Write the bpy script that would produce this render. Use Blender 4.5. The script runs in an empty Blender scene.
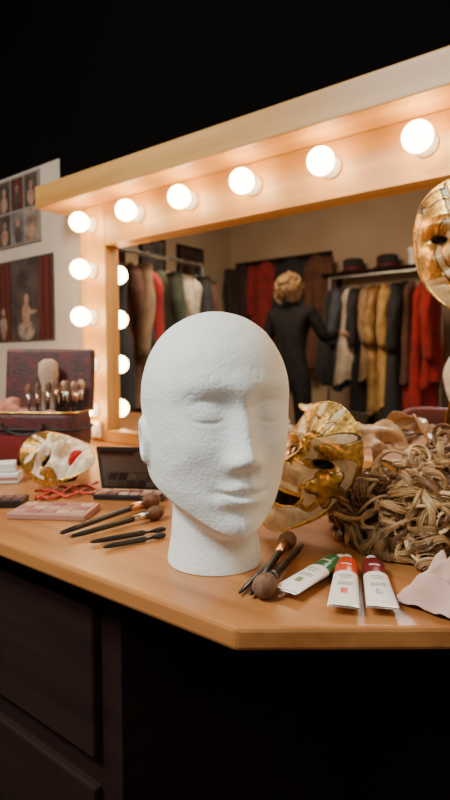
import bpy, math, random
import numpy as np
from mathutils import Vector, Matrix, noise
random.seed(7); rng=np.random.default_rng(7)
# ---------------- survey of the room (metres); mirror wall is y=0, table top z=0.75
CAM=Vector((0,-1.126,.99)); PITCH=math.atan(37/560)
F=Vector((-.623,.782,0)).normalized(); R=Vector((F.y,-F.x,0)); Z=Vector((0,0,1))
FW=F*math.cos(PITCH)-Z*math.sin(PITCH); UP=F*math.sin(PITCH)+Z*math.cos(PITCH)
TT=.75
def ray(px,py): return FW+R*((px-225)/560)+UP*((400-py)/560)
def tab(px,py,z=TT):
    d=ray(px,py); return CAM+d*((z-CAM.z)/d.z)
def at(px,py,dist): return CAM+ray(px,py)*dist
# ---------------- materials
def nt(m): return m.node_tree.nodes, m.node_tree.links
def mat(name,col,rough=.6,metal=0,col2=None,scale=20,bump=0,bscale=None,stretch=(1,1,1),spec=.5,detail=4,sheen=0,emit=None,estr=0):
    m=bpy.data.materials.new(name); m.use_nodes=True; n,l=nt(m); b=n['Principled BSDF']
    b.inputs['Roughness'].default_value=rough; b.inputs['Metallic'].default_value=metal
    b.inputs['Specular IOR Level'].default_value=spec
    b.inputs['Base Color'].default_value=(*col,1)
    if sheen: b.inputs['Sheen Weight'].default_value=sheen
    tc=n.new('ShaderNodeTexCoord'); mp=n.new('ShaderNodeMapping'); mp.inputs['Scale'].default_value=stretch
    l.new(tc.outputs['Object'],mp.inputs['Vector'])
    if col2 is not None:
        t=n.new('ShaderNodeTexNoise'); t.inputs['Scale'].default_value=scale; t.inputs['Detail'].default_value=detail
        l.new(mp.outputs[0],t.inputs['Vector'])
        r=n.new('ShaderNodeValToRGB'); r.color_ramp.elements[0].position=.35; r.color_ramp.elements[1].position=.65
        r.color_ramp.elements[0].color=(*col,1); r.color_ramp.elements[1].color=(*col2,1)
        l.new(t.outputs['Fac'],r.inputs[0]); l.new(r.outputs[0],b.inputs['Base Color'])
    if bump:
        t2=n.new('ShaderNodeTexNoise'); t2.inputs['Scale'].default_value=bscale or scale; t2.inputs['Detail'].default_value=5
        l.new(mp.outputs[0],t2.inputs['Vector'])
        bm=n.new('ShaderNodeBump'); bm.inputs['Strength'].default_value=bump; bm.inputs['Distance'].default_value=.005
        l.new(t2.outputs['Fac'],bm.inputs['Height']); l.new(bm.outputs[0],b.inputs['Normal'])
    if emit:
        b.inputs['Emission Color'].default_value=(*emit,1); b.inputs['Emission Strength'].default_value=estr
    return m
def wood(name,c1,c2,rough=.4,axis=0,sc=1.0,spec=.5):
    st=[14,14,14]; st[axis]=.9
    return mat(name,c1,rough,0,c2,2.2*sc,.08,6*sc,tuple(st),detail=8,spec=spec)
M={}
M['table']=wood('table_wood',(.30,.112,.028),(.44,.185,.055),.33)
M['pine']=wood('pine_wood',(.44,.205,.038),(.58,.30,.075),.42)
M['pineV']=wood('pine_wood_upright',(.44,.205,.038),(.58,.30,.075),.42,axis=2)
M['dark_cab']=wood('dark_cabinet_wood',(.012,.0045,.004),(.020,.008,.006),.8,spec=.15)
M['wall']=mat('wall_paint',(.40,.33,.27),.9,0,(.44,.37,.31),3,.1,60)
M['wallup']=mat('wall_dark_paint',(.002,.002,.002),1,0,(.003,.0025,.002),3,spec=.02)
M['beige']=mat('wall_beige_paint',(.40,.28,.185),.9,0,(.46,.34,.23),2,.1,40)
M['ceil']=mat('ceiling_dark',(.002,.002,.002),1,spec=.02)
M['floor']=wood('floor_boards',(.03,.015,.01),(.05,.026,.016),.5)
M['black']=mat('black_plastic',(.012,.011,.011),.3)
M['blackmatte']=mat('black_matte',(.015,.013,.012),.7)
M['metal']=mat('ferrule_metal',(.75,.72,.68),.25,1)
M['copper']=mat('ferrule_copper',(.75,.42,.28),.25,1)
M['bristle']=mat('brush_bristle',(.10,.045,.025),.8,0,(.22,.11,.06),90,.5,200,(1,1,.1))
M['bristle_l']=mat('brush_bristle_light',(.42,.24,.15),.8,0,(.55,.36,.24),90,.5,200,(1,1,.1))
M['white']=mat('white_plastic',(.8,.78,.72),.4)
M['gold']=mat('gold_trim',(.70,.42,.11),.30,1,(.45,.25,.06),40,.3,90)
M['holeshade']=mat('mask_hole_shade',(.012,.008,.006),.9)  # near-black colour standing in for the shade behind mask holes
M['steel']=mat('rack_steel',(.5,.48,.45),.3,1)
M['redleather']=mat('red_leather',(.16,.012,.012),.4,0,(.10,.008,.008),12,.2,150)
M['skin']=mat('skin',(.62,.36,.25),.5)
m=bpy.data.materials.new('mirror_glass'); m.use_nodes=True; n,l=nt(m); n.remove(n['Principled BSDF'])
g=n.new('ShaderNodeBsdfGlossy'); g.inputs['Roughness'].default_value=.0; g.inputs['Color'].default_value=(.90,.88,.85,1)
l.new(g.outputs[0],n['Material Output'].inputs[0]); M['mirror']=m
# foam
m=mat('styrofoam',(.81,.85,.83),.7,spec=.3); n,l=nt(m); b=n['Principled BSDF']
tc=n.new('ShaderNodeTexCoord'); v=n.new('ShaderNodeTexVoronoi'); v.inputs['Scale'].default_value=260; l.new(tc.outputs['Object'],v.inputs['Vector'])
v2=n.new('ShaderNodeTexNoise'); v2.inputs['Scale'].default_value=60; v2.inputs['Detail'].default_value=5; l.new(tc.outputs['Object'],v2.inputs['Vector'])
b1=n.new('ShaderNodeBump'); b1.inputs['Strength'].default_value=.30; b1.inputs['Distance'].default_value=.0014; l.new(v.outputs['Distance'],b1.inputs['Height'])
b2=n.new('ShaderNodeBump'); b2.inputs['Strength'].default_value=.24; b2.inputs['Distance'].default_value=.003; l.new(v2.outputs['Fac'],b2.inputs['Height']); l.new(b1.outputs[0],b2.inputs['Normal'])
l.new(b2.outputs[0],b.inputs['Normal']); M['foam']=m
def attrmat(name,rough=.5,bump=.2,bscale=120):
    m=mat(name,(.8,.8,.8),rough,0,bump=bump,bscale=bscale); n,l=nt(m); b=n['Principled BSDF']
    a=n.new('ShaderNodeAttribute'); a.attribute_name='Col'; l.new(a.outputs['Color'],b.inputs['Base Color']); l.new(a.outputs['Alpha'],b.inputs['Metallic'])
    return m
M['mask']=attrmat('painted_papier_mache',.32)
m=attrmat('hair_strands',.30,bump=0); n,l=nt(m); l.remove(n['Principled BSDF'].inputs['Metallic'].links[0]); M['hair']=m
# ---------------- geometry helpers
col=bpy.context.scene.collection
def mobj(name,verts,faces,mt,smooth=True,mats=None,midx=None):
    me=bpy.data.meshes.new(name); me.from_pydata([tuple(v) for v in verts],[],[tuple(f) for f in faces])
    for q in (mats or [mt]): me.materials.append(q)
    if midx is not None: me.polygons.foreach_set('material_index',midx)
    me.polygons.foreach_set('use_smooth',[smooth]*len(me.polygons)); me.update()
    o=bpy.data.objects.new(name,me); col.objects.link(o); return o
def group(name,parts,loc=None):
    e=bpy.data.objects.new(name,None); e.empty_display_size=.05; col.objects.link(e)
    loc=Vector(loc) if loc is not None else Vector((0,0,0)); e.location=loc
    for p in parts:
        p.parent=e; p.matrix_parent_inverse=Matrix.Translation(-loc)
    return e
def bevel(o,w=.002,s=2):
    b=o.modifiers.new('bevel','BEVEL'); b.width=w; b.segments=s; b.limit_method='ANGLE'; return o
def box(name,c,s,mt,M4=None,bev=.002):
    x,y,z=[q/2 for q in s]
    vs=[Vector((i*x,j*y,k*z))+Vector(c) for k in(-1,1) for j in(-1,1) for i in(-1,1)]
    if M4 is not None: vs=[M4@q for q in vs]
    fs=[(0,2,3,1),(4,5,7,6),(0,1,5,4),(2,6,7,3),(0,4,6,2),(1,3,7,5)]
    o=mobj(name,vs,fs,mt,False)
    if bev: bevel(o,bev)
    return o
def prism(name,poly,z0,z1,mt,bev=.003):
    k=len(poly); vs=[(p[0],p[1],z0) for p in poly]+[(p[0],p[1],z1) for p in poly]
    fs=[tuple(range(k))[::-1],tuple(range(k,2*k))]+[(i,(i+1)%k,k+(i+1)%k,k+i) for i in range(k)]
    o=mobj(name,vs,fs,mt,False)
    if bev: bevel(o,bev)
    return o
def lathe(name,prof,mt,M4=Matrix.Identity(4),seg=24,sx=1,sy=1,mats=None,mi=None):
    vs=[];fs=[];idx=[]
    for r,z in prof:
        for i in range(seg):
            a=2*math.pi*i/seg; vs.append(M4@Vector((r*math.cos(a)*sx,r*math.sin(a)*sy,z)))
    for k in range(len(prof)-1):
        for i in range(seg):
            j=(i+1)%seg; fs.append((k*seg+i,k*seg+j,(k+1)*seg+j,(k+1)*seg+i)); idx.append(mi[k] if mi else 0)
    fs.append(tuple(range(seg))[::-1]); idx.append(mi[0] if mi else 0)
    fs.append(tuple((len(prof)-1)*seg+i for i in range(seg))); idx.append(mi[-1] if mi else 0)
    return mobj(name,vs,fs,mt,True,mats,idx)
def frame(o,xd,zd):
    z=Vector(zd).normalized(); x=Vector(xd); x=(x-z*x.dot(z)).normalized(); y=z.cross(x)
    m=Matrix((x,y,z)).transposed().to_4x4(); m.translation=Vector(o); return m
def tubes(paths,radii,sides=4):
    V=[];Fc=[];off=0
    for P,r in zip(paths,radii):
        P=np.asarray(P,float); k=len(P); T=np.gradient(P,axis=0); T/=np.linalg.norm(T,axis=1)[:,None]+1e-9
        ref=np.array([.31,.17,.93]); A=np.cross(T,ref); A/=np.linalg.norm(A,axis=1)[:,None]+1e-9; B=np.cross(T,A)
        r=np.broadcast_to(np.asarray(r,float),(k,))
        for s in range(sides):
            a=2*math.pi*s/sides; V.append(P+(A*math.cos(a)+B*math.sin(a))*r[:,None])
        idx=np.arange(k-1)
        for s in range(sides):
            s2=(s+1)%sides
            Fc.append(np.stack([off+s*k+idx,off+s2*k+idx,off+s2*k+idx+1,off+s*k+idx+1],1))
        off+=sides*k
    return np.concatenate(V),np.concatenate(Fc)
def npmesh(name,V,Fq,mt,colr=None):
    me=bpy.data.meshes.new(name); me.vertices.add(len(V)); me.vertices.foreach_set('co',V.astype(np.float32).ravel())
    me.loops.add(len(Fq)*4); me.loops.foreach_set('vertex_index',Fq.astype(np.int32).ravel())
    me.polygons.add(len(Fq)); me.polygons.foreach_set('loop_start',np.arange(len(Fq),dtype=np.int32)*4)
    me.polygons.foreach_set('loop_total',np.full(len(Fq),4,dtype=np.int32))
    me.update(calc_edges=True); me.validate(); me.polygons.foreach_set('use_smooth',[True]*len(me.polygons))
    me.materials.append(mt)
    if colr is not None:
        a=me.color_attributes.new('Col','FLOAT_COLOR','POINT'); a.data.foreach_set('color',colr.astype(np.float32).ravel())
    o=bpy.data.objects.new(name,me); col.objects.link(o); return o
def rest(objs,z=TT+.0005):
    lo=min(v.co.z for o in objs for v in o.data.vertices)
    for o in objs: o.data.transform(Matrix.Translation((0,0,z-lo)))
def ss(a,b,x): 
    t=np.clip((x-a)/(b-a),0,1); return t*t*(3-2*t)
# ================= ROOM
XL,XR,YB,ZC=-4.0,2.0,-4.0,2.7
def quad(name,pts,mt): return mobj(name,pts,[(0,1,2,3)],mt,False)
box('floor',((XL+XR)/2,YB/2,-.05),(XR-XL+.2,-YB+.2,.1),M['floor'],bev=0)
box('ceiling',((XL+XR)/2,YB/2,ZC+.05),(XR-XL+.2,-YB+.2,.1),M['ceil'],bev=0)
wa=box('wall_lower',((XL+XR)/2,.06,.75),(XR-XL,.1,1.50),M['wall'],bev=0)
wc_=box('wall_lower_side',((XL-1.60)/2,.06,1.58),(-1.60-XL,.1,.16),M['wall'],bev=0)
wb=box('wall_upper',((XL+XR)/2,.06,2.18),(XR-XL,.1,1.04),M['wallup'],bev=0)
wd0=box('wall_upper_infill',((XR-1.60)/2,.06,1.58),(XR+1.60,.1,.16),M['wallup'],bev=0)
group('wall_mirror_side',[wa,wb,wc_,wd0])
box('wall_opposite',((XL+XR)/2,YB-.05,ZC/2),(XR-XL,.1,ZC),M['beige'],bev=0)
box('wall_left',(XL-.05,YB/2,ZC/2),(.1,-YB,ZC),M['beige'],bev=0)
box('wall_right',(XR+.05,YB/2,ZC/2),(.1,-YB,ZC),M['beige'],bev=0)
box('baseboard_opposite',((XL+XR)/2,YB+.01,.06),(XR-XL,.02,.12),M['dark_cab'])
# ================= VANITY TABLE
top=prism('table_top',[(-2.25,.0),(-2.25,-.735),(-.300,-.735),(.60,-.004)],TT-.022,TT,M['table'],.004)
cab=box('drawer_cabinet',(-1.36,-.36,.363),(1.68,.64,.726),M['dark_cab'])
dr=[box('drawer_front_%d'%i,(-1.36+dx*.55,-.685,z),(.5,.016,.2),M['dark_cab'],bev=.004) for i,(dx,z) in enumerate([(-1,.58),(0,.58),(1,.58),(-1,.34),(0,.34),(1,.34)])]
kn=[lathe('knob_%d'%i,[(.004,0),(.004,.012),(.012,.016),(.012,.022),(.004,.026)],M['black'],frame((-1.36+dx*.55,-.693,z),(1,0,0),(0,-1,0)),12) for i,(dx,z) in enumerate([(-1,.58),(0,.58),(1,.58),(-1,.34),(0,.34),(1,.34)])]
leg=box('end_leg',(.40,-.12,.364),(.06,.10,.728),M['dark_cab'])
bp=box('back_panel',(.05,-.02,.364),(1.14,.02,.726),M['dark_cab'])
group('dressing_table',[top,cab,leg,bp]+dr+kn)
# ================= MIRROR + FRAME + BULBS
fx0,fx1=-1.445,.36; fi=-1.327; zi0,zi1=.787,1.343; zt=1.46
parts=[box('frame_post_left',((fx0+fi)/2,-.015,(TT+zt)/2),(fi-fx0,.03,zt-TT-.001),M['pineV']),
 box('frame_post_right',(fx1-.066,-.015,(TT+zt)/2),(.133,.03,zt-TT-.001),M['pineV']),
 box('frame_rail_top',((fi+fx1-.133)/2,-.015,(zi1+zt)/2),(fx1-.133-fi,.029,zt-zi1),M['pine']),
 box('frame_rail_bottom',((fi+fx1-.133)/2,-.015,(TT+zi0)/2+.0005),(fx1-.133-fi,.029,zi0-TT-.001),M['pine']),
 quad('mirror_glass',[(fi-.003,-.004,zi0-.003),(fx1-.13,-.004,zi0-.003),(fx1-.13,-.004,zi1+.003),(fi-.003,-.004,zi1+.003)],M['mirror']),
 box('canopy',((-1.545+fx1+.06)/2,-.06,zt+.034),(fx1+.06+1.545,.12,.066),M['pine'],bev=.003)]
parts.append(box('inner_lip_top',((fi+fx1-.133)/2,-.018,zi1-.002),(fx1-.133-fi,.030,.006),M['pine'],bev=.001))
bulbm=mat('bulb_glass_lit',(1,.85,.6),.3,emit=(1,.68,.32),estr=36)
pos=[(-1.385,z) for z in (1.405,1.268,1.128,.986,.845)]+[(x,1.405) for x in (-1.18,-.982,-.786,-.583,-.383,-.183,.017,.22)]+[(.293,z) for z in(1.268,1.128,.986,.845)]
for i,(x,z) in enumerate(pos):
    mm=frame((x,-.03,z),(1,0,0),(0,-1,0))
    parts.append(lathe('socket_%d'%i,[(.024,0),(.024,.004),(.017,.008),(.015,.020),(.013,.021)],M['white'],mm,20))
    pr=[(.012,.019),(.013,.024)]+[(.0285*math.sin(a),.048-.0285*math.cos(a)) for a in np.linspace(.5,3.05,14)]
    parts.append(lathe('bulb_%d'%i,pr,bulbm,mm,20))
group('vanity_mirror',parts)
# ================= FOAM HEAD
def head_geo(nseg,nrow):
    zl=np.array([0,.04,.06,.08,.10,.13,.16,.20])
    W_=np.array([.040,.046,.058,.070,.0775,.083,.0850,.0872]); F_=np.array([.074,.080,.086,.089,.090,.0905,.091,.094]); B_=np.array([.045,.050,.056,.063,.071,.085,.096,.104])
    zn=np.array([0,.012,.03,.06,.2]); NW=np.array([.0575,.056,.053,.051,.051]); NF=np.array([.058,.056,.052,.050,.050]); NB=np.array([.060,.058,.056,.056,.06])
    k1=int(nrow*.68); zz=np.linspace(0,.2,k1); ph=np.linspace(0,math.pi/2*.995,nrow-k1+1)[1:]
    zg=np.linspace(-.02,.24,1041); ker=np.exp(-np.linspace(-3,3,81)**2/2); ker/=ker.sum()
    def sm(xs,ys): 
        g=np.interp(zg,xs,ys); g=np.convolve(np.pad(g,40,'edge'),ker,'valid'); return np.interp(zz,zg,g)
    hw,hf,hb=sm(zl,W_),sm(zl,F_),sm(zl,B_); nw,nf,nb=sm(zn,NW),sm(zn,NF),sm(zn,NB)
    c=np.cos(ph)**.94; zu=.2+.100*np.sin(ph)
    e0,e1,e2=hw[-1],hf[-1],hb[-1]
    zz=np.concatenate([zz,zu]); hw=np.concatenate([hw,e0*c]);hf=np.concatenate([hf,e1*c]);hb=np.concatenate([hb,e2*c])
    nw=np.concatenate([nw,e0*c]);nf=np.concatenate([nf,e1*c]);nb=np.concatenate([nb,e2*c])
    th=np.linspace(-math.pi,math.pi,nseg,endpoint=False)
    th=th-.35*np.sin(th)*0.9
    Zg,TH=np.meshgrid(zz,th,indexing='ij'); at_=np.abs(TH)
    zj=.044+.046*ss(0.0,1.9,at_); hwid=.009+.017*ss(.3,2.2,at_)
    bl=ss(0,1,(Zg-zj+hwid)/(2*hwid))
    def mix(n_,h_): return n_[:,None]*(1-bl)+h_[:,None]*bl
    w=mix(nw,hw); f=mix(nf,hf); b=mix(nb,hb)
    e=np.interp(Zg,[.05,.10,.16,.3],[1.08,1.0,.98,.98]); e=1*(1-bl)+e*bl; e=np.where(at_>math.pi/2,.97,e)
    s,co=np.sin(TH),np.cos(TH)
    X=w*np.sign(s)*np.abs(s)**e; Y=np.where(co>0,f,b)*np.sign(co)*np.abs(co)**e
    front=ss(.0,.45,co)*bl
    g=lambda x0,z0,sx,sz:np.exp(-((X-x0)/sx)**2/2-((Zg-z0)/sz)**2/2)
    g2=lambda x0,z0,sx,sz:g(x0,z0,sx,sz)+g(-x0,z0,sx,sz)
    d=np.zeros_like(X)
    zq=np.linspace(.10,.25,400); pq=np.interp(zq,[.120,.127,.134,.141,.165,.192,.215,.235],[0,.007,.018,.0215,.0150,.0070,.0025,0]); kk=np.exp(-np.linspace(-3,3,31)**2/2); kk/=kk.sum(); pq=np.convolve(np.pad(pq,15,'edge'),kk,'valid')
    pr=np.interp(Zg,zq,pq); sg=np.interp(Zg,[.125,.14,.17,.2,.23],[.0115,.0105,.0085,.0100,.020])
    d+=pr*np.exp(-(X/sg)**2/2)
    d+=.0058*g2(.0140,.1355,.0064,.0072)+.003*g(0,.137,.022,.014)
    d+=-.0112*g2(.032,.190,.018,.0140)-.0030*g2(.016,.193,.009,.012)+.0082*g2(.036,.186,.0140,.0090)
    d+=-.0016*np.exp(-((Zg-(.1795-.0035*np.cos((np.abs(X)-.036)/.016*1.3)))/.0019)**2/2)*np.exp(-((np.abs(X)-.036)/.015)**4)
    d+=-.0012*np.exp(-((Zg-(.1965+.0030*np.cos((np.abs(X)-.036)/.016*1.3)))/.0022)**2/2)*np.exp(-((np.abs(X)-.036)/.016)**4)
    d+=.0036*g2(.032,.2135,.024,.0090)
    d+=.005*g(0,.245,.050,.030)
    d+=.0078*g2(.046,.152,.019,.020)-.0030*g2(.046,.113,.014,.018)
    d+=.0070*g(0,.104,.026,.021)
    d+=.0054*np.exp(-((Zg-.1085-.002*np.cos(X/.007))/.0048)**2/2)*np.exp(-(np.abs(X)/.0245)**3)
    d+=.0066*g(0,.0935,.0175,.0060)
    d+=-.0042*np.exp(-((Zg-.1010+.0012*np.cos(X/.008))/.0022)**2/2)*np.exp(-(np.abs(X)/.026)**4)
    d+=-.0016*g(0,.118,.0035,.006)+.001*g2(.0055,.118,.003,.006)
    d+=-.0026*g2(.0290,.101,.005,.006)
    d+=-.0042*g(0,.081,.019,.0065)+.0080*g(0,.063,.022,.015)
    for (mx,mz,mr) in [(-.030,.222,.0060),(.014,.228,.0055),(.038,.222,.0055),(-.052,.200,.006),(-.012,.096,.0045),(.012,.095,.0045),(.003,.158,.0045)]:
        rr=np.sqrt((X-mx)**2+(Zg-mz)**2); d+=-.00045*np.exp(-((rr-mr)/.0012)**2)
    d+=.0006*np.exp(-(X/.0010)**2)*(Zg<.16)
    Y=Y+d*front
    ey,ez=.000,.150; U=(Y-ey-(Zg-ez)*(-.12))/.0165; V=(Zg-ez)/.028; U=U*(1+.25*(V<0)*np.abs(V)); rr=np.sqrt(U*U+V*V)
    ear=.0065*(1-ss(.65,1.2,rr)) - .0055*(1-ss(.2,.65,rr)) +.0012*np.exp(-((rr-.85)/.14)**2)
    X=X+np.sign(X)*ear*(np.abs(s)>.5)
    return X,-Y,Zg
def head_obj(name,nseg,nrow,mt,dent=True):
    X,Y,Zg=head_geo(nseg,nrow); V=np.stack([X,Y,Zg],-1).reshape(-1,3)
    if dent:
        dv=np.array([noise.noise(Vector(v)*60)*.0004+noise.noise(Vector(v)*22)*.0008 for v in V])
        cen=np.array([0,0,.16]); nn=V-cen; nn[:,2]*=.5; nn/=np.linalg.norm(nn,axis=1)[:,None]; m_=(V[:,2]>.003)
        V=V+nn*(dv*m_)[:,None]
    i=np.arange(nrow-1)[:,None]*nseg; j=np.arange(nseg)[None,:]; j2=(j+1)%nseg
    Fq=np.stack([i+j,i+j2,i+nseg+j2,i+nseg+j],-1).reshape(-1,4)
    o=npmesh(name,V,Fq,mt)
    import bmesh
    bm=bmesh.new(); bm.from_mesh(o.data); bm.verts.ensure_lookup_table()
    bm.faces.new([bm.verts[k] for k in range(nseg)][::-1]); bm.faces.new([bm.verts[(nrow-1)*nseg+k] for k in range(nseg)])
    bmesh.ops.recalc_face_normals(bm,faces=bm.faces); bm.to_mesh(o.data); bm.free()
    for p in o.data.polygons: p.use_smooth=True
    return o
head=head_obj('styrofoam_wig_head',420,380,M['foam'])
fr=tab(214,577); hc=fr+F*.058
yaw=math.radians(20); D=-F*math.cos(yaw)+R*math.sin(yaw)
head.location=(hc.x,hc.y,TT+.0005); head.rotation_euler=(0,0,math.atan2(D.y,D.x)+math.pi/2)
# ================= MASKS
def mask(name,Wd,H,Dp,n_dir,up_dir,center,style,restz=True,half=False):
    NU,NV=150,180
    MY=-.55
    def depth(u,v):
        au=np.abs(u)
        y=Dp*(1-au**2.3)*(1-.30*v*v)
        G=lambda a,b,sa,sb:np.exp(-((u-a)/sa)**2/2-((v-b)/sb)**2/2)
        G2=lambda a,b,sa,sb:G(a,b,sa,sb)+G(-a,b,sa,sb)
        pr=np.interp(v,[-.30,-.22,-.14,.1,.28,.36],[0,.7,1,.55,.2,0]); y=y+.46*Wd*pr*np.exp(-(u/(.10+.05*(v<0)))**2/2)
        y=y+.14*Wd*G2(.17,-.19,.06,.06)
        y=y-.24*Wd*G2(.40,.14,.20,.12)+.20*Wd*G2(.38,.34,.26,.06)+.22*Wd*G2(.52,-.18,.17,.14)
        y=y+.12*Wd*G(0,-.46,.26,.05)+.13*Wd*G(0,-.66,.2,.045)-.07*Wd*G(0,-.555,.3,.02)+.18*Wd*G(0,-.84,.2,.09)
        return y
    vv=np.linspace(-1,1,NV); uu=np.linspace(-1,1,NU); Vv,Uu=np.meshgrid(vv,uu,indexing='ij')
    ws=np.power(np.clip(1-np.abs(Vv)**2.7,0.0004,1),.5)*(1-.34*np.clip(-Vv,0,1)**1.4)
    ux=Uu*ws; y=depth(ux*.98,Vv)
    X=ux*Wd; Zz=Vv*H; ax=np.abs(ux)
    eye=np.sqrt(((ax-.40)/.19)**2+((Vv-.13-.03*(ax-.4)/.2)/.085)**2)
    ang=np.arctan2((Vv-.13)*2,ax-.40)
    dark=np.zeros_like(ux); red=np.zeros_like(ux)
    fa=np.arctan2(ux,Vv-.25); fr_=np.hypot(ux,Vv-.25)
    leaf=np.cos(fa*9)-(1.9-3.0*np.clip(fr_-.15,0,1))
    browleaf=(Vv>.30+.06*np.cos(ax*7))&(leaf>(-.9 if style!='A' else -.7))
    cheek=(np.hypot(ax-.68,Vv+.12)<.22+.06*np.cos(5*np.arctan2(Vv+.12,ax-.68)))
    eyegilt=(eye>1)&(eye<1.45+.35*np.cos(ang*3+.6))  # gilded band around each eye opening
    gold=np.zeros_like(ux)
    if style in('A','B','D'):
        gold=np.maximum(gold,eyegilt); gold=np.maximum(gold,browleaf); gold=np.maximum(gold,np.abs(Uu)>.93)
        gold=np.maximum(gold,cheek)
    if style=='A':
        gold=np.maximum(gold,(ax<.10)&(Vv>-.1)); gold=np.maximum(gold,(np.abs(np.hypot(ax-.5,Vv+.35)-.16)<.03)&(Vv<-.25))
        dark=((Vv>.25)&(np.abs(leaf+.75)<.10)).astype(float); dark=np.maximum(dark,(np.abs(np.hypot(ax-.68,Vv+.12)-.22-.06*np.cos(5*np.arctan2(Vv+.12,ax-.68)))<.012))
    if style=='B':
        gold=np.maximum(gold,(ax>.22)&(Vv>-.45)&(np.sin(fa*3+fr_*10)>-.55)); dark=((ax>.20)&(Vv>-.55)&(np.abs(np.sin(fa*3+fr_*10)+.62)<.13)).astype(float); dark=np.maximum(dark,(browleaf&(np.cos(fa*9)<-.7)))
    if style=='C':
        gold=np.maximum(gold,eyegilt&(eye<1.6)); gold=np.maximum(gold,browleaf&(Vv>.34)); gold=np.maximum(gold,np.abs(Uu)>.88); gold=np.maximum(gold,cheek&(ax>.62))
    lip=np.hypot(ux/.31,(Vv-MY)/.115); lips=(lip<1)
    if style=='C': red=np.maximum(red,lips)
    elif style=='B': gold=np.maximum(gold,lips)
    nz=np.array([noise.noise(Vector((a*5,b*5,3.1))) for a,b in zip(ux.ravel(),Vv.ravel())]).reshape(ux.shape)
    nf=np.array([noise.noise(Vector((a*16,b*16,7.1))) for a,b in zip(ux.ravel(),Vv.ravel())]).reshape(ux.shape)
    y=y+np.where(gold>0,.0012,0)*(Wd/.08)
    base=np.array({'A':(.62,.43,.22),'B':(.55,.35,.15),'C':(.80,.66,.46),'D':(.34,.19,.09)}[style])
    C_=np.ones(ux.shape+(4,)); C_[...,:3]=base*(1+.25*nz[...,None]-.35*np.clip(nf,0,1)[...,None]); C_[...,3]=0
    gm=gold>0; C_[gm,:3]=np.array((.55,.31,.07))*(1+.8*nf[gm][:,None]); C_[gm,3]=.85
    if style=='D': C_[gm,:3]=(.40,.23,.10); C_[gm,3]=.2
    C_[red>0,:3]=(.50,.012,.01); C_[red>0,3]=0; C_[dark>0,:3]=(.06,.025,.012); C_[dark>0,3]=0
    ed=(eye>.95)&(eye<1.12); C_[ed,:3]=(.08,.035,.02); C_[ed,3]=0
    V=np.stack([X,-y,Zz],-1).reshape(-1,3)
    i=np.arange(NV-1)[:,None]*NU; j=np.arange(NU-1)[None,:]
    Fq=np.stack([i+j,i+j+1,i+NU+j+1,i+NU+j],-1).reshape(-1,4)
    keep=(eye.ravel()[Fq].mean(1)>1)
    mrx,mrz=.42,.10
    if style=='A':
        mo=np.sqrt((ux/mrx)**2+((Vv-MY-.65*ux**2)/mrz)**2).ravel(); keep&=mo[Fq].mean(1)>1
    lowl=np.zeros(V.shape[0],bool)
    if half:
        lowl=(Vv<-.22+.35*ax-.12*np.exp(-(ux/.15)**2)).ravel() | (Vv>.62-.1*np.cos(ux*6)).ravel(); keep&=~(lowl[Fq].any(1))
    o=npmesh('shell',V,Fq[keep],M['mask'],C_.reshape(-1,4))
    s=o.modifiers.new('solid','SOLIDIFY'); s.thickness=.0025; s.offset=1
    out=[o]
    if not half:
        VL=V.copy(); VL[:,0]*=.95; VL[:,2]*=.95; VL[:,1]=-(Dp*(1-np.abs(ux.ravel())**2.3)*(1-.3*Vv.ravel()**2))*.80+.012
        kl=(np.abs(Vv.ravel())[Fq].max(1)<.75)&(np.abs(Uu.ravel())[Fq].max(1)<.85)
        out.append(npmesh('hole_shade_sheet',VL,Fq[kl],M['holeshade']))  # dark sheet added behind the eye and mouth holes to make them look shaded
    P=[];Rd=[]
    def dep(u,v): return float(depth(np.array([u]),np.array([v]))[0])
    def scroll(cx,cy,r0,turn,ph,hand=1):
        pts=[]
        for t in np.linspace(0,1,34):
            a=ph+hand*turn*2*math.pi*t; r=r0*(1-.85*t); u=cx+r*math.cos(a); v=cy+r*math.sin(a)*Wd/H
            pts.append((u*Wd,-dep(u*.98,v)-.0018,v*H))
        P.append(pts); Rd.append(np.linspace(.0028,.0012,34)*(Wd/.08))
    if style!='D':
        for sg in(1,-1):
            scroll(sg*.26,.62,.18,1.3,math.pi/2,sg); scroll(sg*.62,.40,.15,1.2,-math.pi/2,-sg); scroll(sg*.68,-.14,.15,1.2,math.pi/2,sg)
        scroll(0,.80,.12,1.1,-math.pi/2,1)
    for sg in(1,-1):
        pts=[]
        for a in np.linspace(0,2*math.pi,40):
            u=sg*.40+.205*math.cos(a); v=.13+.093*math.sin(a)+.03*(abs(u)-.4)/.2; pts.append((u*Wd,-dep(u,v)-.001,v*H))
        P.append(pts); Rd.append(.0013*Wd/.08)
    if style=='A':
        pts=[]
        for a in np.linspace(0,2*math.pi,60):
            u=(mrx+.02)*math.cos(a); v=MY+.65*u*u+(mrz+.012)*math.sin(a); pts.append((u*Wd,-dep(u,v)-.001,v*H))
        P.append(pts); Rd.append(.0036*Wd/.08)
    V2,F2=tubes(P,Rd,6); out.append(npmesh('gilt_scrollwork',V2,F2,M['gold'] if style!='D' else M['mask_plain']))
    n_=Vector(n_dir).normalized(); u_=Vector(up_dir); u_=(u_-n_*u_.dot(n_)).normalized(); yd=-n_; xd=yd.cross(u_)
    mm=Matrix((xd,yd,u_)).transposed().to_4x4(); mm.translation=Vector(center)
    for q in out: q.data.transform(mm)
    if restz: rest(out,TT+.003)
    return out
M['mask_plain']=mat('mask_trim_tan',(.36,.21,.10),.6)
pa=mask('m',.066,.100,.052,-F*.66-R*.55+Z*.42,Z*.8+R*.60+F*.3,at(316,496,.82),'A')
group('venetian_mask',pa,at(316,496,.82))
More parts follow.
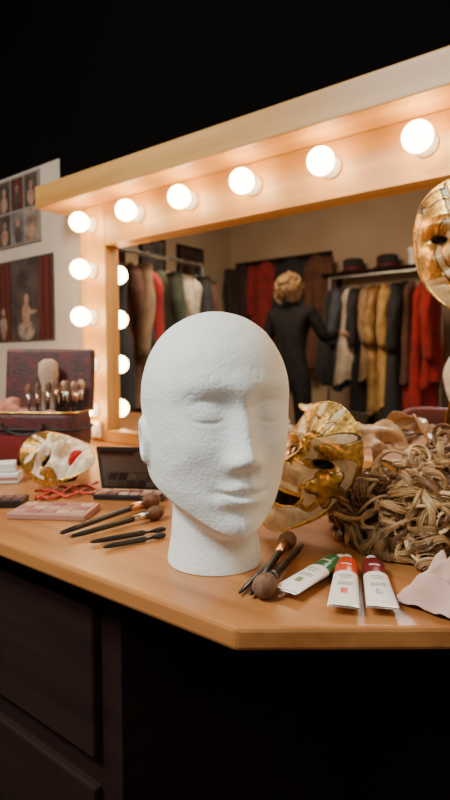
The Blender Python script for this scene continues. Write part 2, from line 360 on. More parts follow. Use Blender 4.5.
pb=mask('m',.080,.110,.055,-F*.9-R*.50-Z*.05,Z+R*-.10,at(463,248,.98),'B',restz=False)
c0=at(460,195,1.0); V2,F2=tubes([[tuple(c0),(c0.x+.01,-.05,1.38),(c0.x+.012,-.034,1.43)]],[.002],6)
rb=npmesh('hanging_ribbon',V2,F2,M['redleather'])
group('venetian_mask',pb+[rb],at(463,247,.98))
pc=mask('m',.058,.078,.042,-F*.62+Z*.70-R*.05,-R*.9+Z*.35+F*.3,at(63,474,1.08),'C')
rp=[]
for q in range(3):
    pts=[]
    for t in np.linspace(0,1,50):
        b0=tab(36+62*t,498-8*t+5*math.sin(t*7+q*2)); pts.append((b0.x,b0.y,TT+.003+.003*abs(math.sin(t*9+q))))
    rp.append(pts)
V2,F2=tubes(rp,[.0028]*3,6); rbn=npmesh('red_ribbon',V2,F2,mat('red_ribbon_satin',(.45,.03,.02),.35))
group('venetian_mask',pc+[rbn],at(63,474,1.08))
pd=mask('m',.080,.095,.042,-F*.75+Z*.6,Z*.7+F*.6,at(368,452,1.08),'D',half=True)
group('half_mask',pd,at(368,452,1.08))
# ================= BRUSHES
def brush(name,p0,p1,rb_=.010,hr=.004,ferr='metal',bris='bristle',lb=.035,hcol='black'):
    p0=Vector(p0);p1=Vector(p1); L=(p1-p0).length; mm=frame(p0,Z if abs((p1-p0).normalized().z)<.8 else F,(p1-p0))
    fr_=rb_*.62; lf=L*.16; zb=L-lb
    prof=[(.0008,0),(hr*.55,.003),(hr*.85,L*.15),(hr,zb-lf-.01),(hr*.95,zb-lf),(hr*1.05,zb-lf+.001),(fr_*.8,zb-lf*.6),(fr_,zb)]
    mi=[0,0,0,0,1,1,1]
    pts=[(fr_*.98,zb),(rb_*.92,zb+lb*.25),(rb_,zb+lb*.5),(rb_*.93,zb+lb*.72),(rb_*.65,zb+lb*.9),(rb_*.2,zb+lb)]
    prof+=pts; mi+=[2]*6
    return lathe(name,prof,None,mm,20,1,1,[M[hcol],M[ferr],M[bris]],mi)
def lie(px0,py0,px1,py1,rb_,**k):
    a=tab(px0,py0);b=tab(px1,py1); a.z+=k.get('hr',.004)+.0008; b.z+=rb_+.0005; o=brush('makeup_brush',a,b,rb_,**k); rest([o]); return o
lie(60,538,158,507,.0135,hr=.005,ferr='copper',lb=.035)
lie(70,541,163,518,.0105,hr=.0045,ferr='metal',lb=.03)
lie(90,546,166,532,.004,hr=.0042,lb=.02,bris='blackmatte',ferr='black')
lie(103,551,166,538,.004,hr=.004,lb=.02,bris='blackmatte',ferr='black')
lie(303,549,260,604,.0125,hr=.0045,ferr='black',lb=.032)
lie(250,600,290,546,.0115,hr=.0045,ferr='copper',lb=.030)
lie(239,597,277,560,.0045,hr=.003,lb=.02,bris='blackmatte',ferr='black')
cc=tab(312,462); cup=lathe('cup',[(.026,0),(.030,.004),(.033,.07),(.035,.075),(.031,.075),(.028,.006)],M['redleather'],Matrix.Translation(cc),28)
bs=[]
for i,(dx,dy,h,r,bm_) in enumerate([(-.03,.0,.155,.012,'bristle'),(.0,-.01,.17,.014,'bristle_l'),(.022,.012,.18,.013,'bristle'),(-.012,.018,.145,.010,'bristle_l'),(.036,-.004,.15,.009,'bristle')]):
    b0=cc+Vector((-dx*.3,-dy*.3,.01)); b1=cc+R*dx*1.2+F*dy+Z*h
    bs.append(brush('cup_brush_%d'%i,b0,b1,r,ferr='copper',bris=bm_,lb=.032))
group('brush_cup',[cup]+bs,cc)
# ================= PAINT TUBES
def ptube(pc_,pe,colr,w=.0125):
    a=tab(*pe); b=tab(*pc_); L=(b-a).length; mm=frame(a,Z.cross(b-a),(b-a))
    cm=mat('tube_paint_colour',colr,.35); lab=mat('tube_label',(.82,.80,.74),.4,0,(.76,.74,.68),30)
    seg=28; rows=[(0,1.22,.06),(.03,1.22,.06),(.05,1.2,.10),(.18,1.17,.30),(.45,1.08,.62),(.56,1.05,.75),(.57,1.05,.76),(.84,1.0,.95),(.86,.85,.82),(.875,.45,.45),(.89,.45,.45),(.895,.52,.52),(.99,.48,.48),(1.0,.40,.40)]
    mi=[2,0,0,0,0,1,1,1,3,3,3,3,3]
    vs=[];fs=[];idx=[]
    for t,sx,sy in rows:
        for i in range(seg):
            an=2*math.pi*i/seg; vs.append(mm@Vector((w*sx*math.cos(an),w*.75*sy*math.sin(an),t*L)))
    for k in range(len(rows)-1):
        for i in range(seg):
            j=(i+1)%seg; fs.append((k*seg+i,k*seg+j,(k+1)*seg+j,(k+1)*seg+i)); idx.append(mi[k])
    fs+= [tuple(range(seg))[::-1],tuple((len(rows)-1)*seg+i for i in range(seg))]; idx+=[2,3]
    o=mobj('tube_body',vs,fs,None,True,[lab,cm,M['metal'],M['white']],idx)
    bits=[]
    def patch(x0,x1,t0,t1,mt,nm):
        V=[];n_=8
        for t in np.linspace(t0,t1,n_):
            sx=np.interp(t,[r[0] for r in rows],[r[1] for r in rows]); sy=np.interp(t,[r[0] for r in rows],[r[2] for r in rows])
            for x in np.linspace(x0,x1,6):
                zz=w*.75*sy*math.sqrt(max(0,1-(x/(w*sx))**2)); V.append((x,zz,t*L))
        sgn=1 if (mm.to_3x3()@Vector((0,1,0))).z>0 else -1
        V=[mm@Vector((q[0],sgn*(q[1]+.0004),q[2])) for q in V]
        f=[(i*6+j,i*6+j+1,(i+1)*6+j+1,(i+1)*6+j) for i in range(n_-1) for j in range(5)]
        bits.append(mobj(nm,V,f,mt,True))
    patch(-.0035,.0035,.19,.27,cm,'colour_swatch')
    for k,(t,wd) in enumerate([(.47,.007),(.43,.005),(.35,.008),(.32,.008)]): patch(-wd,wd,t,t+.010,M['print'],'print_line_%d'%k)
    patch(-.006,.006,.68,.70,lab,'print_band')
    rest([o]+bits); return o,bits,(a+b)/2
M['print']=mat('label_print',(.18,.16,.15),.6)
for pc_,pe,c_ in [((342,565),(284,600),(.01,.14,.035)),((347,565),(343,617),(.62,.06,.015)),((371,566),(383,618),(.14,.006,.012))]:
    o,bits,ctr=ptube(pc_,pe,c_); group('paint_tube',[o]+bits,ctr)
# ================= PALETTES
M['mirror2']=mat('dark_compact_mirror',(.10,.085,.07),.12,1)
M['pinkcase']=mat('pink_case',(.40,.20,.15),.4)
def palette(name,p,ang,w,d,h,nx,ny,colors,lid=0,framecol='black',lidang=100):
    mm=Matrix.Translation(p)@Matrix.Rotation(ang,4,'Z'); parts=[box('tray',(0,0,h/2),(w,d,h),M[framecol],mm,.002)]
    cw=(w*.92)/nx; cd=(d*.86)/ny; k=0
    for i in range(nx):
        for j in range(ny):
            c_=colors[k%len(colors)]; k+=1
            parts.append(box('pan_%d'%k,(-w*.46+cw*(i+.5),-d*.43+cd*(j+.5),h),(cw*.86,cd*.84,.002),mat('powder_%d'%k,c_,.85,0,tuple(q*.85 for q in c_),60),mm,.0008))
    if lid:
        lm=mm@Matrix.Translation((0,d/2,h))@Matrix.Rotation(math.radians(lidang-90),4,'X')
        parts.append(box('lid',(0,.003,lid/2),(w,.006,lid),M[framecol],lm,.002))
        parts.append(box('lid_mirror',(0,-.0005,lid/2),(w*.88,.001,lid*.84),M['mirror2'],lm,0))
    return group(name,parts,p)
pk=[(.45,.20,.15),(.38,.15,.12),(.52,.28,.20),(.30,.10,.08),(.55,.33,.24)]
RA=math.atan2(R.y,R.x)
palette('makeup_palette',tab(55,514),RA-.10,.125,.075,.010,5,3,pk,framecol='pinkcase')
palette('makeup_palette',tab(131,498),RA-.12,.125,.045,.010,6,2,[(.30,.12,.08),(.5,.28,.2),(.22,.08,.06),(.42,.2,.12),(.6,.4,.28)],lid=.085,lidang=108)
palette('makeup_palette',tab(3,505),RA+.1,.075,.05,.012,4,2,[(.08,.03,.03),(.2,.08,.06)],framecol='black')
p=tab(0,482); mm=Matrix.Translation(p)@Matrix.Rotation(RA+.15,4,'Z')
group('cosmetic_cartons',[box('carton_lower',(0,0,.011),(.08,.05,.02),M['white'],mm),box('carton_upper',(-.003,.004,.031),(.068,.044,.018),M['white'],mm@Matrix.Rotation(.15,4,'Z')),box('carton_band',(0,-.0255,.011),(.08,.001,.006),M['pinkcase'],mm,0)],p)
# ================= MAKE-UP BAG
bp_=tab(28,466)+F*.07; mm=Matrix.Translation(bp_)@Matrix.Rotation(RA-.10,4,'Z')
bagm=mat('bag_brocade',(.10,.010,.010),.5,0,(.03,.012,.009),45,.3,200); liner=mat('bag_liner',(.05,.015,.012),.8)
def loft_box(name,w0,d0,w1,d1,h,mt,M4,bul=.01):
    vs=[];fs=[];n_=40;rows=9
    for r in range(rows):
        t=r/(rows-1); w=w0+(w1-w0)*t+bul*math.sin(math.pi*t); d=d0+(d1-d0)*t+bul*math.sin(math.pi*t)
        for i in range(n_):
            a=2*math.pi*i/n_; c,s=math.cos(a),math.sin(a); e=.35
            vs.append(M4@Vector((w/2*math.copysign(abs(c)**e,c)*(1+.01*math.sin(9*a+r)),d/2*math.copysign(abs(s)**e,s),h*t)))
    for r in range(rows-1):
        for i in range(n_): j=(i+1)%n_; fs.append((r*n_+i,r*n_+j,(r+1)*n_+j,(r+1)*n_+i))
    fs.append(tuple(range(n_))[::-1]); return mobj(name,vs,fs,mt)
body=loft_box('bag_body',.23,.12,.24,.13,.125,bagm,mm@Matrix.Translation((0,0,.001)))
s_=body.modifiers.new('s','SOLIDIFY'); s_.thickness=.004
inn=box('bag_filling',(0,0,.095),(.22,.11,.004),liner,mm,0)
lidm=mm@Matrix.Translation((0,.066,.12))@Matrix.Rotation(-.12,4,'X')
lid=box('bag_lid',(0,.008,.078),(.235,.02,.16),bagm,lidm,.008)
def ring(hh,k=.121,d=.066): return [tuple(mm@Vector((k*math.copysign(abs(math.cos(a))**.35,math.cos(a)),d*math.copysign(abs(math.sin(a))**.35,math.sin(a)),hh))) for a in np.linspace(0,2*math.pi,80)]
V2,F2=tubes([ring(.124)],[.003],8); zp=npmesh('bag_zip',V2,F2,M['gold'])
V2,F2=tubes([ring(.085,.127,.070),ring(.012,.120,.064)],[.0028]*2,8); pp=npmesh('bag_piping',V2,F2,M['blackmatte'])
fp=loft_box('front_pocket',.15,.012,.14,.010,.06,M['redleather'],mm@Matrix.Translation((0,-.070,.012)),.004)
hp=[tuple(mm@Vector((.05*math.cos(a),-.078-.006*math.sin(a),.100+.028*math.sin(a)))) for a in np.linspace(math.pi,2*math.pi,24)]
V2,F2=tubes([hp],[.004],8); hd=npmesh('bag_handle',V2,F2,M['blackmatte'])
bb=[]
for i in range(17):
    x=-.02+.0078*i; h=.065+random.random()*.026; dy=[.0,.02,.035][i%3]
    b0=mm@Vector((x,.0+dy,.05)); b1=mm@Vector((x+random.uniform(-.008,.008),.012+dy,.115+h))
    bb.append(brush('bag_brush_%d'%i,b0,b1,.005+.004*random.random(),ferr=['metal','copper'][i%2],bris=['bristle','bristle_l','bristle'][i%3],lb=.026,hr=.0028))
pf=[]
for i,(x,y,z,r) in enumerate([(-.085,-.02,.125,.024),(-.045,-.03,.123,.022),(-.065,.01,.140,.022),(-.10,.015,.134,.02),(-.02,-.03,.119,.016),(.01,-.035,.115,.015),(.05,-.038,.118,.016)]):
    pts=[(r*math.sin(a)*(1+.06*math.sin(6*a)),z-r*.75*math.cos(a)) for a in np.linspace(.02,3.12,14)]
    pf.append(lathe('powder_puff_%d'%i,pts,mat('puff_fabric',(.55,.25,.17),.95,0,(.36,.13,.09),50,.6,120),mm@Matrix.Translation((x,y,0)),20))
cl=lathe('muslin_roll',[(.016,.08),(.019,.13),(.017,.18),(.026,.21),(.024,.24),(.010,.25)],mat('muslin',(.48,.34,.23),.9,0,(.38,.25,.16),30,.5,60),mm@Matrix.Translation((.012,.045,0)),20,1,.7)
group('makeup_bag',[body,inn,lid,zp,pp,fp,hd,cl]+bb+pf,bp_)
group('power_socket',[box('plate',(-1.372,-.037,.787),(.045,.012,.05),M['white'],bev=.004),box('outlet',(-1.372,-.0445,.787),(.026,.003,.03),M['white'],bev=.001)],(-1.37,-.037,.787))
# ================= WIG (curly)
def curls(name,center,rad,nc,ns,helr,length,seed,cols,zmin=TT+.004,thr=.0009,lockr=.004,flat_=.45,wander=.16,cosmin=.1,tmin=1.8,tmax=3.8):
    g=np.random.default_rng(seed); P=[];Rd=[];CC=[]; c=np.array(center); rad=np.array(rad); K=50
    t=np.linspace(0,1,K)
    for i in range(nc):
        phi=g.uniform(0,2*math.pi); th0=math.acos(g.uniform(cosmin,1)); dth=length*g.uniform(.45,1.0); dph=g.uniform(-.9,.9)
        turns=g.uniform(tmin,tmax)*.6; hr=helr*g.uniform(.5,1.3); p0=g.uniform(0,6.28); hand=g.choice([-1,1]); lift=g.uniform(.92,1.12)
        cl=np.array(cols[g.integers(len(cols))])*g.uniform(.75,1.25)
        th=th0+dth*t; ph=phi+dph*t+.15*np.sin(t*5+p0)
        base_=np.stack([np.sin(th)*np.cos(ph),np.sin(th)*np.sin(ph),np.cos(th)],1)*rad*lift
        T=np.gradient(base_,axis=0); T/=np.linalg.norm(T,axis=1)[:,None]; N=base_/np.linalg.norm(base_,axis=1)[:,None]; B=np.cross(T,N)
        env=np.clip(t*3,0,1)*hr*(1-.3*t); a=p0+hand*turns*2*math.pi*t
        cen=base_+N*(env*np.cos(a))[:,None]+B*(env*np.sin(a))[:,None]
        T2=np.gradient(cen,axis=0); T2/=np.linalg.norm(T2,axis=1)[:,None]; O=np.cross(T2,N*np.cos(a)[:,None]+B*np.sin(a)[:,None]); O/=np.linalg.norm(O,axis=1)[:,None]+1e-9; Q=np.cross(T2,O)
        wd=lockr*g.uniform(.6,1.3)*(1-.7*t**3)*(.7+.3*np.sin(np.pi*np.clip(t*1.2,0,1)))
        for s in range(ns):
            loose=2.4 if g.random()<.12 else 1.0
            rr=math.sqrt(g.random())*loose; aa=g.uniform(0,6.28); s1=rr*math.cos(aa); s2=rr*math.sin(aa)*flat_; f1,f2,w1,w2=g.uniform(0,6.28),g.uniform(0,6.28),g.uniform(3,8),g.uniform(3,8)
            q=cen+O*(wd*(s1+wander*loose*np.sin(t*w1+f1)))[:,None]+Q*(wd*(s2+wander*loose*np.cos(t*w2+f2)))[:,None]+c
            low=q[:,2]<zmin; q[:,2]=np.where(low,zmin+abs(g.normal(0,.0025))+.0008*np.sin(t*30+s),q[:,2])
            P.append(q); Rd.append(thr*g.uniform(.7,1.2)*np.concatenate([np.ones(K-8),np.linspace(1,.25,8)]))
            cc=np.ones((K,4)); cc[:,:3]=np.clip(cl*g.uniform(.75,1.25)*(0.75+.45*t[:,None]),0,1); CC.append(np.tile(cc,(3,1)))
    V,Fq=tubes(P,Rd,3); return npmesh(name,V,Fq,M['hair'],np.concatenate(CC))
def mound(name,center,rad,mt):
    vs=[];fs=[];a,b=20,36
    for i in range(a+1):
        th=math.pi/2*i/a
        for j in range(b):
            ph=2*math.pi*j/b; v=Vector((math.sin(th)*math.cos(ph)*rad[0],math.sin(th)*math.sin(ph)*rad[1],math.cos(th)*rad[2]))
            v*=1+.12*noise.noise(v*30); vs.append(v+Vector(center))
    for i in range(a):
        for j in range(b): j2=(j+1)%b; fs.append((i*b+j,(i+1)*b+j,(i+1)*b+j2,i*b+j2))
    return mobj(name,vs,fs,mt)
hcols=[(.36,.19,.07),(.50,.28,.11),(.66,.41,.18),(.20,.095,.038),(.54,.31,.125),(.80,.54,.27)]
wc=tab(431,541); wcz=Vector((wc.x,wc.y,TT+.001))
hd_=mat('wig_underlayer',(.06,.028,.012),.9,0,(.10,.05,.022),60,.8,120)
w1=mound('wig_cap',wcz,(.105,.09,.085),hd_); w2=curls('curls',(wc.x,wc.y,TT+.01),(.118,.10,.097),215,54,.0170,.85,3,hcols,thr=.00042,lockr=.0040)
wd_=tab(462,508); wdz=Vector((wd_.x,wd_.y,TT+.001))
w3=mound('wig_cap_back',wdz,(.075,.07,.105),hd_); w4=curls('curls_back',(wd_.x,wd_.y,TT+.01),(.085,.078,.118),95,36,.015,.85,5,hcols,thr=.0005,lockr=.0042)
group('curly_wig',[w1,w2,w3,w4],wcz)
# ================= PINK CLOTH
def cloth(name,c,rx,ry,h,mt,seed):
    vs=[];fs=[];a,b=46,110
    for i in range(a+1):
        r=i/a
        for j in range(b):
            ph=2*math.pi*j/b; rr=r*(1+.14*math.sin(3*ph+seed)+.08*math.sin(7*ph)); x,y=math.cos(ph)*rr,math.sin(ph)*rr
            n_=noise.noise(Vector((x*2.2,y*2.2,seed)))+.5*noise.noise(Vector((x*5,y*5,seed+4))); rd=1-abs(noise.noise(Vector((x*2.6+1,y*2.6,seed+9))))*2.2
            z=(h*(1-r**2.2))*(.55+.55*n_+.35*rd)+.004+.006*(1-r)*math.sin(j*.6); z=max(z,.0012+.003*(1+math.sin(ph*14))*r*(1 if i<a else 1))
            vs.append((c[0]+x*rx,c[1]+y*ry,TT+z))
    for i in range(a):
        for j in range(b): j2=(j+1)%b; fs.append((i*b+j,(i+1)*b+j,(i+1)*b+j2,i*b+j2))
    o=mobj(name,vs,fs,mt); s=o.modifiers.new('s','SOLIDIFY'); s.thickness=.001; return o
pc2=tab(452,606); cloth('pink_cloth',(pc2.x+.008,pc2.y+.006),.056,.045,.042,mat('pink_fabric',(.56,.32,.26),.9,0,(.68,.48,.40),25,.15,300,sheen=.2),2.3)
# ================= POSTERS on the mirror wall
def curtain_mat(name,a,b_,sc):
    m=mat(name,a,.5); n,l=nt(m); tc=n.new('ShaderNodeTexCoord'); w=n.new('ShaderNodeTexWave'); w.inputs['Scale'].default_value=sc; w.inputs['Distortion'].default_value=4; w.inputs['Detail'].default_value=3
    r=n.new('ShaderNodeValToRGB'); r.color_ramp.elements[0].color=(*a,1); r.color_ramp.elements[1].color=(*b_,1); l.new(tc.outputs['Object'],w.inputs['Vector']); l.new(w.outputs['Fac'],r.inputs[0]); l.new(r.outputs[0],n['Principled BSDF'].inputs['Base Color']); return m
def flat(name,x0,x1,z0,z1,y,mt): return quad(name,[(x0,y,z0),(x1,y,z0),(x1,y,z1),(x0,y,z1)],mt)
def blob(name,cx,cz,rx,rz,y,mt):
    vs=[(cx+rx*math.cos(a)*(1+.1*math.sin(3*a)),y,cz+rz*math.sin(a)) for a in np.linspace(0,2*math.pi,25)[:-1]]
    return mobj(name,vs,[tuple(range(24))],mt,False)
pskin=mat('print_pale',(.30,.18,.12),.5,0,(.16,.08,.06),30); pred=curtain_mat('print_red_curtain',(.09,.006,.006),(.02,.003,.003),9); pdark=mat('print_dark',(.012,.010,.011),.5,0,(.06,.04,.035),14); pblue=mat('print_blue',(.03,.033,.045),.5,0,(.14,.12,.11),20); pcream=mat('print_cream',(.26,.20,.15),.5,0,(.07,.04,.035),26)
P2=[box('sheet',(-1.89,.006,1.215),(.50,.006,.29),pdark,bev=0),flat('curtain_a',-2.1,-1.90,1.075,1.355,.0025,pred),flat('curtain_b',-1.72,-1.645,1.075,1.355,.0025,pred),
 blob('figure_skirt',-1.80,1.105,.055,.035,.0018,pcream),blob('figure_body',-1.80,1.16,.026,.045,.0014,pskin),blob('figure_head',-1.797,1.215,.015,.02,.001,pskin),blob('figure_arm',-1.765,1.17,.03,.008,.0012,pskin),blob('figure_two',-1.95,1.12,.022,.045,.001,pcream),blob('figure_two_head',-1.95,1.175,.013,.017,.001,pskin)]
group('theatre_poster',P2,(-1.89,0,1.2))
k=0
P1=[box('backing',(-1.93,.006,1.53),(.44,.006,.24),mat('print_backing',(.18,.16,.14),.6),bev=0)]
for r in range(2):
    for c_ in range(5):
        x0=-2.14+c_*.086; z0=1.415+r*.118
        P1.append(flat('photo_%d'%k,x0,x0+.078,z0,z0+.11,.0022,[pdark,pblue,pred,pcream,pdark][(k*2+r)%5])); P1.append(blob('sitter_%d'%k,x0+.04,z0+.03,.022,.028,.0015,[pskin,pcream,pskin,pdark,pskin][k%5])); P1.append(blob('face_%d'%k,x0+.042,z0+.072,.011,.014,.0012,[pcream,pskin][k%2])); k+=1
group('photo_collage',P1,(-1.93,0,1.53))
# ================= CLOTHES RACKS (seen in the mirror)
def garment(name,x,y,ztop,axis,colr,L,kind=0,wd=.2,seed=0,sleeves=True):
    g=random.Random(seed); vs=[];fs=[];n_=36;rows=26
    ax=Vector(axis).normalized(); ax=Matrix.Rotation(g.uniform(-.22,.22),3,'Z')@ax; sd=Vector((-ax.y,ax.x,0))
    ph=g.uniform(0,6); fk=g.choice([4,5,6,7]); thk=g.uniform(.9,1.6)
    def P(a,b,c): return Vector((x,y,ztop))+sd*a+ax*b+Vector((0,0,c))
    for r in range(rows):
        t=r/(rows-1); hw=.035+(wd-.035)*min(1,(t/.10))**.7 if t<.10 else wd*(1-.15*math.sin(min(1,(t-.1)/.5)*math.pi)+.35*max(0,t-.45)*kind)
        th=(.02+.030*min(1,t/.12)+.03*t)*thk
        for i in range(n_):
            a=2*math.pi*i/n_; f=1+.35*min(1,t*1.5)*math.sin(fk*a+ph+1.5*math.sin(t*4+ph))
            vs.append(P(hw*math.cos(a)*(1+.06*math.sin(5*a+ph)*t),th*math.sin(a)*f+.012*math.sin(t*5+ph),-.02-L*t-(.03*math.sin(3*a+ph) if r==rows-1 else 0)))
    for r in range(rows-1):
        for i in range(n_): j=(i+1)%n_; fs.append((r*n_+i,r*n_+j,(r+1)*n_+j,(r+1)*n_+i))
    fs.append(tuple(range(n_)))
    for sg in(1,-1):
        if not sleeves: break
        o=len(vs); sl=min(.58,L*.75)*g.uniform(.8,1.05); sw=g.uniform(-.03,.03)
        for r in range(12):
            t=r/11; cx=sg*(wd*.84+.04*math.sin(t*2.2)); 
            for i in range(12):
                a=2*math.pi*i/12; rr=(.062-.010*t)*(1+.16*math.sin(3*a+t*11+ph)+.06*math.sin(t*25)); vs.append(P(cx+rr*math.cos(a)*.9,rr*.8*math.sin(a)+sw*t+.015*math.sin(t*4+ph),-.055-sl*t))
        for r in range(11):
            for i in range(12): j=(i+1)%12; fs.append((o+r*12+i,o+r*12+j,o+(r+1)*12+j,o+(r+1)*12+i))
        fs.append(tuple(o+i for i in range(12))); fs.append(tuple(o+11*12+i for i in range(12)))
    return mobj(name,vs,fs,colr)
def cloth_m(nm,a,b_=None,metal=0,r=.8): return mat(nm,a,r,metal,b_ or tuple(q*.55 for q in a),11,.6,25,sheen=.1)
CM=[cloth_m('fabric_%d'%i,*a) for i,a in enumerate([((.26,.012,.012),),((.58,.48,.36),),((.016,.016,.02),),((.40,.21,.06),(.58,.37,.12)),((.05,.065,.04),),((.64,.54,.41),),((.12,.04,.02),),((.03,.012,.012),),((.36,.22,.11),),((.06,.065,.09),)])]
redm=cloth_m('red_velvet',(.40,.010,.008)); goldc=cloth_m('gold_brocade',(.50,.31,.10),(.22,.10,.03),.3,.5)
def rack(name,p0,p1,zt_,glist,L0,seed):
    p0=Vector(p0);p1=Vector(p1); ax=(p1-p0).normalized(); sd=Vector((-ax.y,ax.x,0)); parts=[];ln=(p1-p0).length
    P=[[(p0.x,p0.y,zt_),(p1.x,p1.y,zt_)]]
    for q in(p0,p1):
        P.append([(q.x,q.y,.013),(q.x,q.y,zt_)]); a=q+sd*.25; b=q-sd*.25; P.append([(a.x,a.y,.013),(b.x,b.y,.013)])
    P=[np.linspace(q[0],q[1],6) for q in P]; V,Fq=tubes(P,[.013]*len(P),10); parts.append(npmesh('rail_frame',V,Fq,M['steel']))
    k=len(glist); HP=[]
    for i,mt in enumerate(glist):
        g=random.Random(seed+i); q=p0+ax*(ln*(i+.7+g.uniform(-.25,.25))/(k+.4))
        parts.append(garment('garment_%d'%i,q.x,q.y,zt_-.06-g.uniform(0,.03),ax.to_tuple(),mt,L0*g.uniform(.65,1.15),g.choice([0,1]),g.uniform(.15,.215),seed+i,g.random()<.65))
        HP.append([(q.x+sd.x*.02*math.sin(a)*1,q.y+sd.y*.02*math.sin(a),zt_+.013*math.cos(a)*1.2-.0-(.07*max(0,(a-2.2)))) for a in np.linspace(-1.5,3.2,12)])
    V,Fq=tubes(HP,[.002]*len(HP),6); parts.append(npmesh('hanger_hooks',V,Fq,M['steel']))
    return group(name,parts,p0)
rack('clothes_rack',(-2.95,-1.10,0),(-2.95,-2.30,0),1.76,[CM[8],CM[2],CM[2],CM[6],CM[8],CM[2],redm,CM[4],CM[5],CM[1],CM[5],CM[2],CM[6]],1.0,11)
rack('clothes_rack',(-2.45,-3.48,0),(-1.45,-3.48,0),1.75,[CM[2],CM[9],CM[5],CM[2],CM[8],goldc,CM[3],CM[2],CM[6],redm,redm],1.15,41)
sh=[box('board',(-1.95,-3.88,1.84),(1.5,.22,.025),M['dark_cab'])]+[box('bracket_%d'%i,(x,-3.93,1.74),(.03,.12,.18),M['dark_cab']) for i,x in enumerate((-2.6,-1.3))]
group('wall_shelf',sh,(-1.95,-3.88,1.84))
group('storage_box',[box('carton',(-1.68,-3.88,1.9235),(.32,.20,.14),M['white']),box('lid',(-1.68,-3.88,1.98),(.335,.215,.04),M['white'])],(-1.68,-3.88,1.86))
for i,x in enumerate((-2.42,-2.08)):
    h=lathe('hat_body',[(.11,0),(.112,.008),(.08,.015),(.075,.05),(.078,.11),(.06,.125),(.01,.13)],mat('felt_hat',(.02,.015,.015),.9),Matrix.Translation((x,-3.88,1.8535)),30,1.3,1)
    b_=lathe('hat_band',[(.0815,.016),(.0795,.04)],M['redleather'],Matrix.Translation((x,-3.88,1.8535)),30,1.3,1); group('felt_hat',[h,b_],(x,-3.88,1.85))
for i,(y,z,w,h,mt) in enumerate([(-3.3,1.95,.4,.5,pdark),(-2.75,1.98,.35,.45,pblue),(-2.2,1.95,.4,.5,pred)]):
    group('framed_picture',[box('frame',(XL+.015,y,z),(.03,w,h),M['dark_cab']),box('print',(XL+.032,y,z),(.004,w-.06,h-.06),mt,bev=0)],(XL,y,z))
gr=[garment('robe_%d'%i,x,-3.88,2.08,(0,1,0),mt,1.1,1,.17,90+i) for i,(x,mt) in enumerate([(-3.75,CM[7]),(-3.42,CM[0]),(-3.10,CM[2]),(-2.82,CM[6])])]
hk=box('hook_rail',(-3.3,-3.985,2.08),(1.2,.03,.06),M['dark_cab']); group('hanging_robes',gr+[hk],(-3.3,-3.9,2))
# ================= CHAIR (red, seen in mirror)
cx,cy=-.80,-1.16
mm=Matrix.Translation((cx,cy,0))
vs=[];fs=[];n_=30;rw=10
for r in range(rw):
    t=r/(rw-1)
    for i in range(n_):
        a=2*math.pi*i/n_; c,s=math.cos(a),math.sin(a); e=.6; pr=math.sin(math.pi*(t*.96+.02))**.35
        vs.append(mm@Vector((.19*math.copysign(abs(c)**e,c)*pr,-.20-.03*(1-c*c)+(t-.5)*.05,.665+.13*math.copysign(abs(s)**e,s)*pr)))
for r in range(rw-1):
    for i in range(n_): j=(i+1)%n_; fs.append((r*n_+i,r*n_+j,(r+1)*n_+j,(r+1)*n_+i))
fs+=[tuple(range(n_))[::-1],tuple((rw-1)*n_+i for i in range(n_))]
back=mobj('chair_back',vs,fs,M['redleather'])
seat=box('seat',(0,0,.44),(.42,.42,.07),M['redleather'],mm,.03); seat.modifiers['bevel'].segments=4
LP=[np.linspace((cx+sx*.18,cy+sy*.18,0.0),(cx+sx*.17,cy+sy*.17,.41),5) for sx in(-1,1) for sy in(-1,1)]+[np.linspace((cx+sx*.12,cy-.19,.42),(cx+sx*.12,cy-.205,.60),5) for sx in(-1,1)]
V,Fq=tubes(LP,[.016]*6,10); lg=npmesh('legs',V,Fq,M['dark_cab'])
group('chair',[back,seat,lg],(cx,cy,0))
# ================= PERSON (back to the mirror, reaching to the rack)
px_,py_=-2.36,-2.68
def skin(name,verts,edges,rad,mt,root=0,sub=2):
    me=bpy.data.meshes.new(name); me.from_pydata(verts,edges,[]); me.materials.append(mt); o=bpy.data.objects.new(name,me); col.objects.link(o)
    s=o.modifiers.new('skin','SKIN'); s.use_smooth_shade=True
    for i,r in enumerate(rad): me.skin_vertices[0].data[i].radius=r if isinstance(r,tuple) else (r,r)
    me.skin_vertices[0].data[root].use_root=True
    b=o.modifiers.new('sub','SUBSURF'); b.levels=sub; b.render_levels=sub; return o
def q(x,y,z): return (px_+x,py_+y,z)
bv=[q(0,0,.92),q(0,.01,1.08),q(0,0,1.22),q(0,-.01,1.36),q(0,-.01,1.43),q(0,-.015,1.49),
 q(.10,0,.86),q(.11,-.01,.48),q(.115,.02,.09),q(-.10,0,.86),q(-.11,-.01,.48),q(-.12,.02,.09),
 q(.17,-.01,1.38),q(.27,-.07,1.17),q(.26,-.28,1.23),
 q(-.17,-.01,1.38),q(-.24,.01,1.12),q(-.22,-.12,.90)]
be=[(0,1),(1,2),(2,3),(3,4),(4,5),(0,6),(6,7),(7,8),(0,9),(9,10),(10,11),(3,12),(12,13),(13,14),(3,15),(15,16),(16,17)]
br=[(.16,.115),(.125,.09),(.15,.10),(.145,.09),(.065,.06),(.05,.05),(.09,.095),(.06,.065),(.05,.05),(.09,.095),(.06,.065),(.05,.05),(.065,.06),(.048,.048),(.034,.034),(.065,.06),(.048,.048),(.034,.034)]
bodyp=skin('body_dark_clothes',bv,be,br,mat('black_jacket',(.008,.007,.008),.85,0,(.015,.014,.014),20,.3,60,spec=.2))
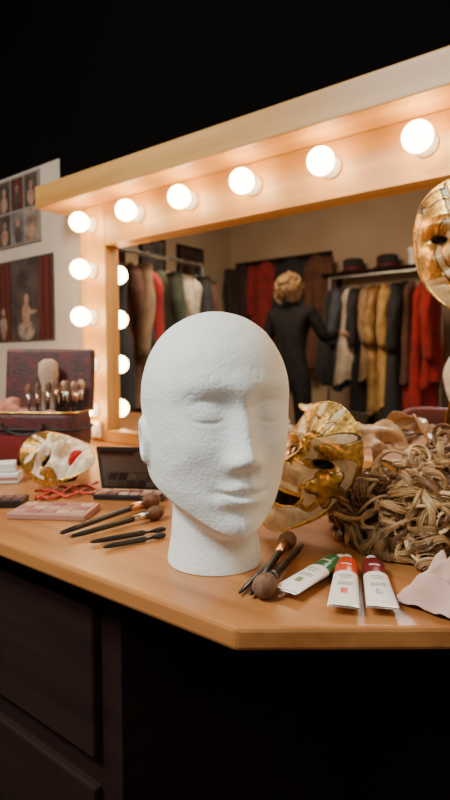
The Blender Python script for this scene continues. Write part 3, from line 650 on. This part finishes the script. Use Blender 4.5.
def hand(nm,w,dr,upv):
    w=Vector(w); d=Vector(dr).normalized(); u=Vector(upv); u=(u-d*u.dot(d)).normalized(); s=d.cross(u)
    vs=[w,w+d*.045]; ed=[(0,1)]; rd=[(.024,.018),(.030,.016)]
    for i,(o,L) in enumerate([(-.03,.072),(-.010,.082),(.010,.077),(.028,.060)]):
        k=len(vs); b=w+d*.085+s*o; vs+=[b,b+d*L*.45-u*L*.10,b+d*L*.75-u*L*.32,b+d*L*.85-u*L*.6]; ed+=[(1,k),(k,k+1),(k+1,k+2),(k+2,k+3)]; rd+=[.0105,.0085,.008,.007]
    k=len(vs); vs+=[w+d*.03-s*.034-u*.008,w+d*.06-s*.055-u*.02,w+d*.085-s*.058-u*.03]; ed+=[(0,k),(k,k+1),(k+1,k+2)]; rd+=[.012,.010,.008]
    return skin(nm,[tuple(v) for v in vs],ed,rd,M['skin'])
h1=hand('hand_right',q(.26,-.28,1.23),(0,-1,.1),(0,0,1)); h2=hand('hand_left',q(-.22,-.12,.90),(0,-.4,-.9),(-1,0,0))
hp_=head_obj('head',100,100,M['skin'],False); sc=.80
hp_.data.transform(Matrix.Translation(q(0,-.015,1.445))@Matrix.Rotation(.35,4,'Z')@Matrix.Diagonal((sc,sc,sc,1)))
bl=[(.36,.20,.08),(.45,.27,.12),(.26,.14,.06),(.55,.36,.18)]
hc_=q(0,.03,1.575)
hm=mound('hair_cap',hc_,(.088,.10,.125),mat('hair_base',(.22,.12,.05),.8)); hm2=mound('hair_bun',q(0,.11,1.60),(.05,.05,.055),mat('hair_base2',(.28,.16,.07),.8))
hcu=curls('hair_curls',(hc_[0],hc_[1]+.01,hc_[2]-.01),(.094,.10,.12),90,8,.012,1.4,9,bl,zmin=1.40,thr=.0022,lockr=.010,tmin=.8,tmax=2)
shoes=[]
for sx in(-1,1):
    shoes.append(lathe('shoe_%d'%sx,[(.045,0),(.05,.02),(.046,.05),(.03,.08),(.01,.09)],M['black'],Matrix.Translation(q(sx*.118,-.04,0.0)),20,.85,2.3))
group('person',[bodyp,h1,h2,hp_,hm,hm2,hcu]+shoes,q(0,0,0))
# ================= LIGHTS
def area(name,loc,tgt,size,pw,colr,sy=None):
    L=bpy.data.lights.new(name,'AREA'); L.energy=pw; L.color=colr; L.size=size
    if sy: L.shape='RECTANGLE'; L.size_y=sy
    o=bpy.data.objects.new(name,L); col.objects.link(o); o.location=loc; o.rotation_euler=(Vector(tgt)-Vector(loc)).to_track_quat('-Z','Y').to_euler(); return o
area('ceiling_lamp_key',(-.92,-1.95,2.45),(-.43,-.6,.9),.6,60,(.95,1,.97))
area('fill_light_side',(1.1,-1.9,2.3),(-.3,-.6,.8),.6,12,(1,.93,.84))  # added fill light from the right, not a fixture of the room
area('added_light_room',(-2.3,-1.9,2.66),(-2.4,-2.6,0),1.2,105,(1,.76,.52))  # unseen area light added to brighten the mirrored part of the room
w=bpy.data.worlds.new('world'); bpy.context.scene.world=w; w.use_nodes=True; w.node_tree.nodes['Background'].inputs[0].default_value=(.02,.016,.012,1); w.node_tree.nodes['Background'].inputs[1].default_value=.3
# ================= CAMERA
cd=bpy.data.cameras.new('camera'); cam=bpy.data.objects.new('camera',cd); col.objects.link(cam); cam.location=CAM
cam.matrix_world=Matrix.Translation(CAM)@Matrix((R,UP,-FW)).transposed().to_4x4()
cd.sensor_fit='HORIZONTAL'; cd.sensor_width=36; cd.lens=560/450*36; cd.clip_start=.02
cd.dof.use_dof=True; cd.dof.focus_distance=.64; cd.dof.aperture_fstop=9
bpy.context.scene.camera=cam
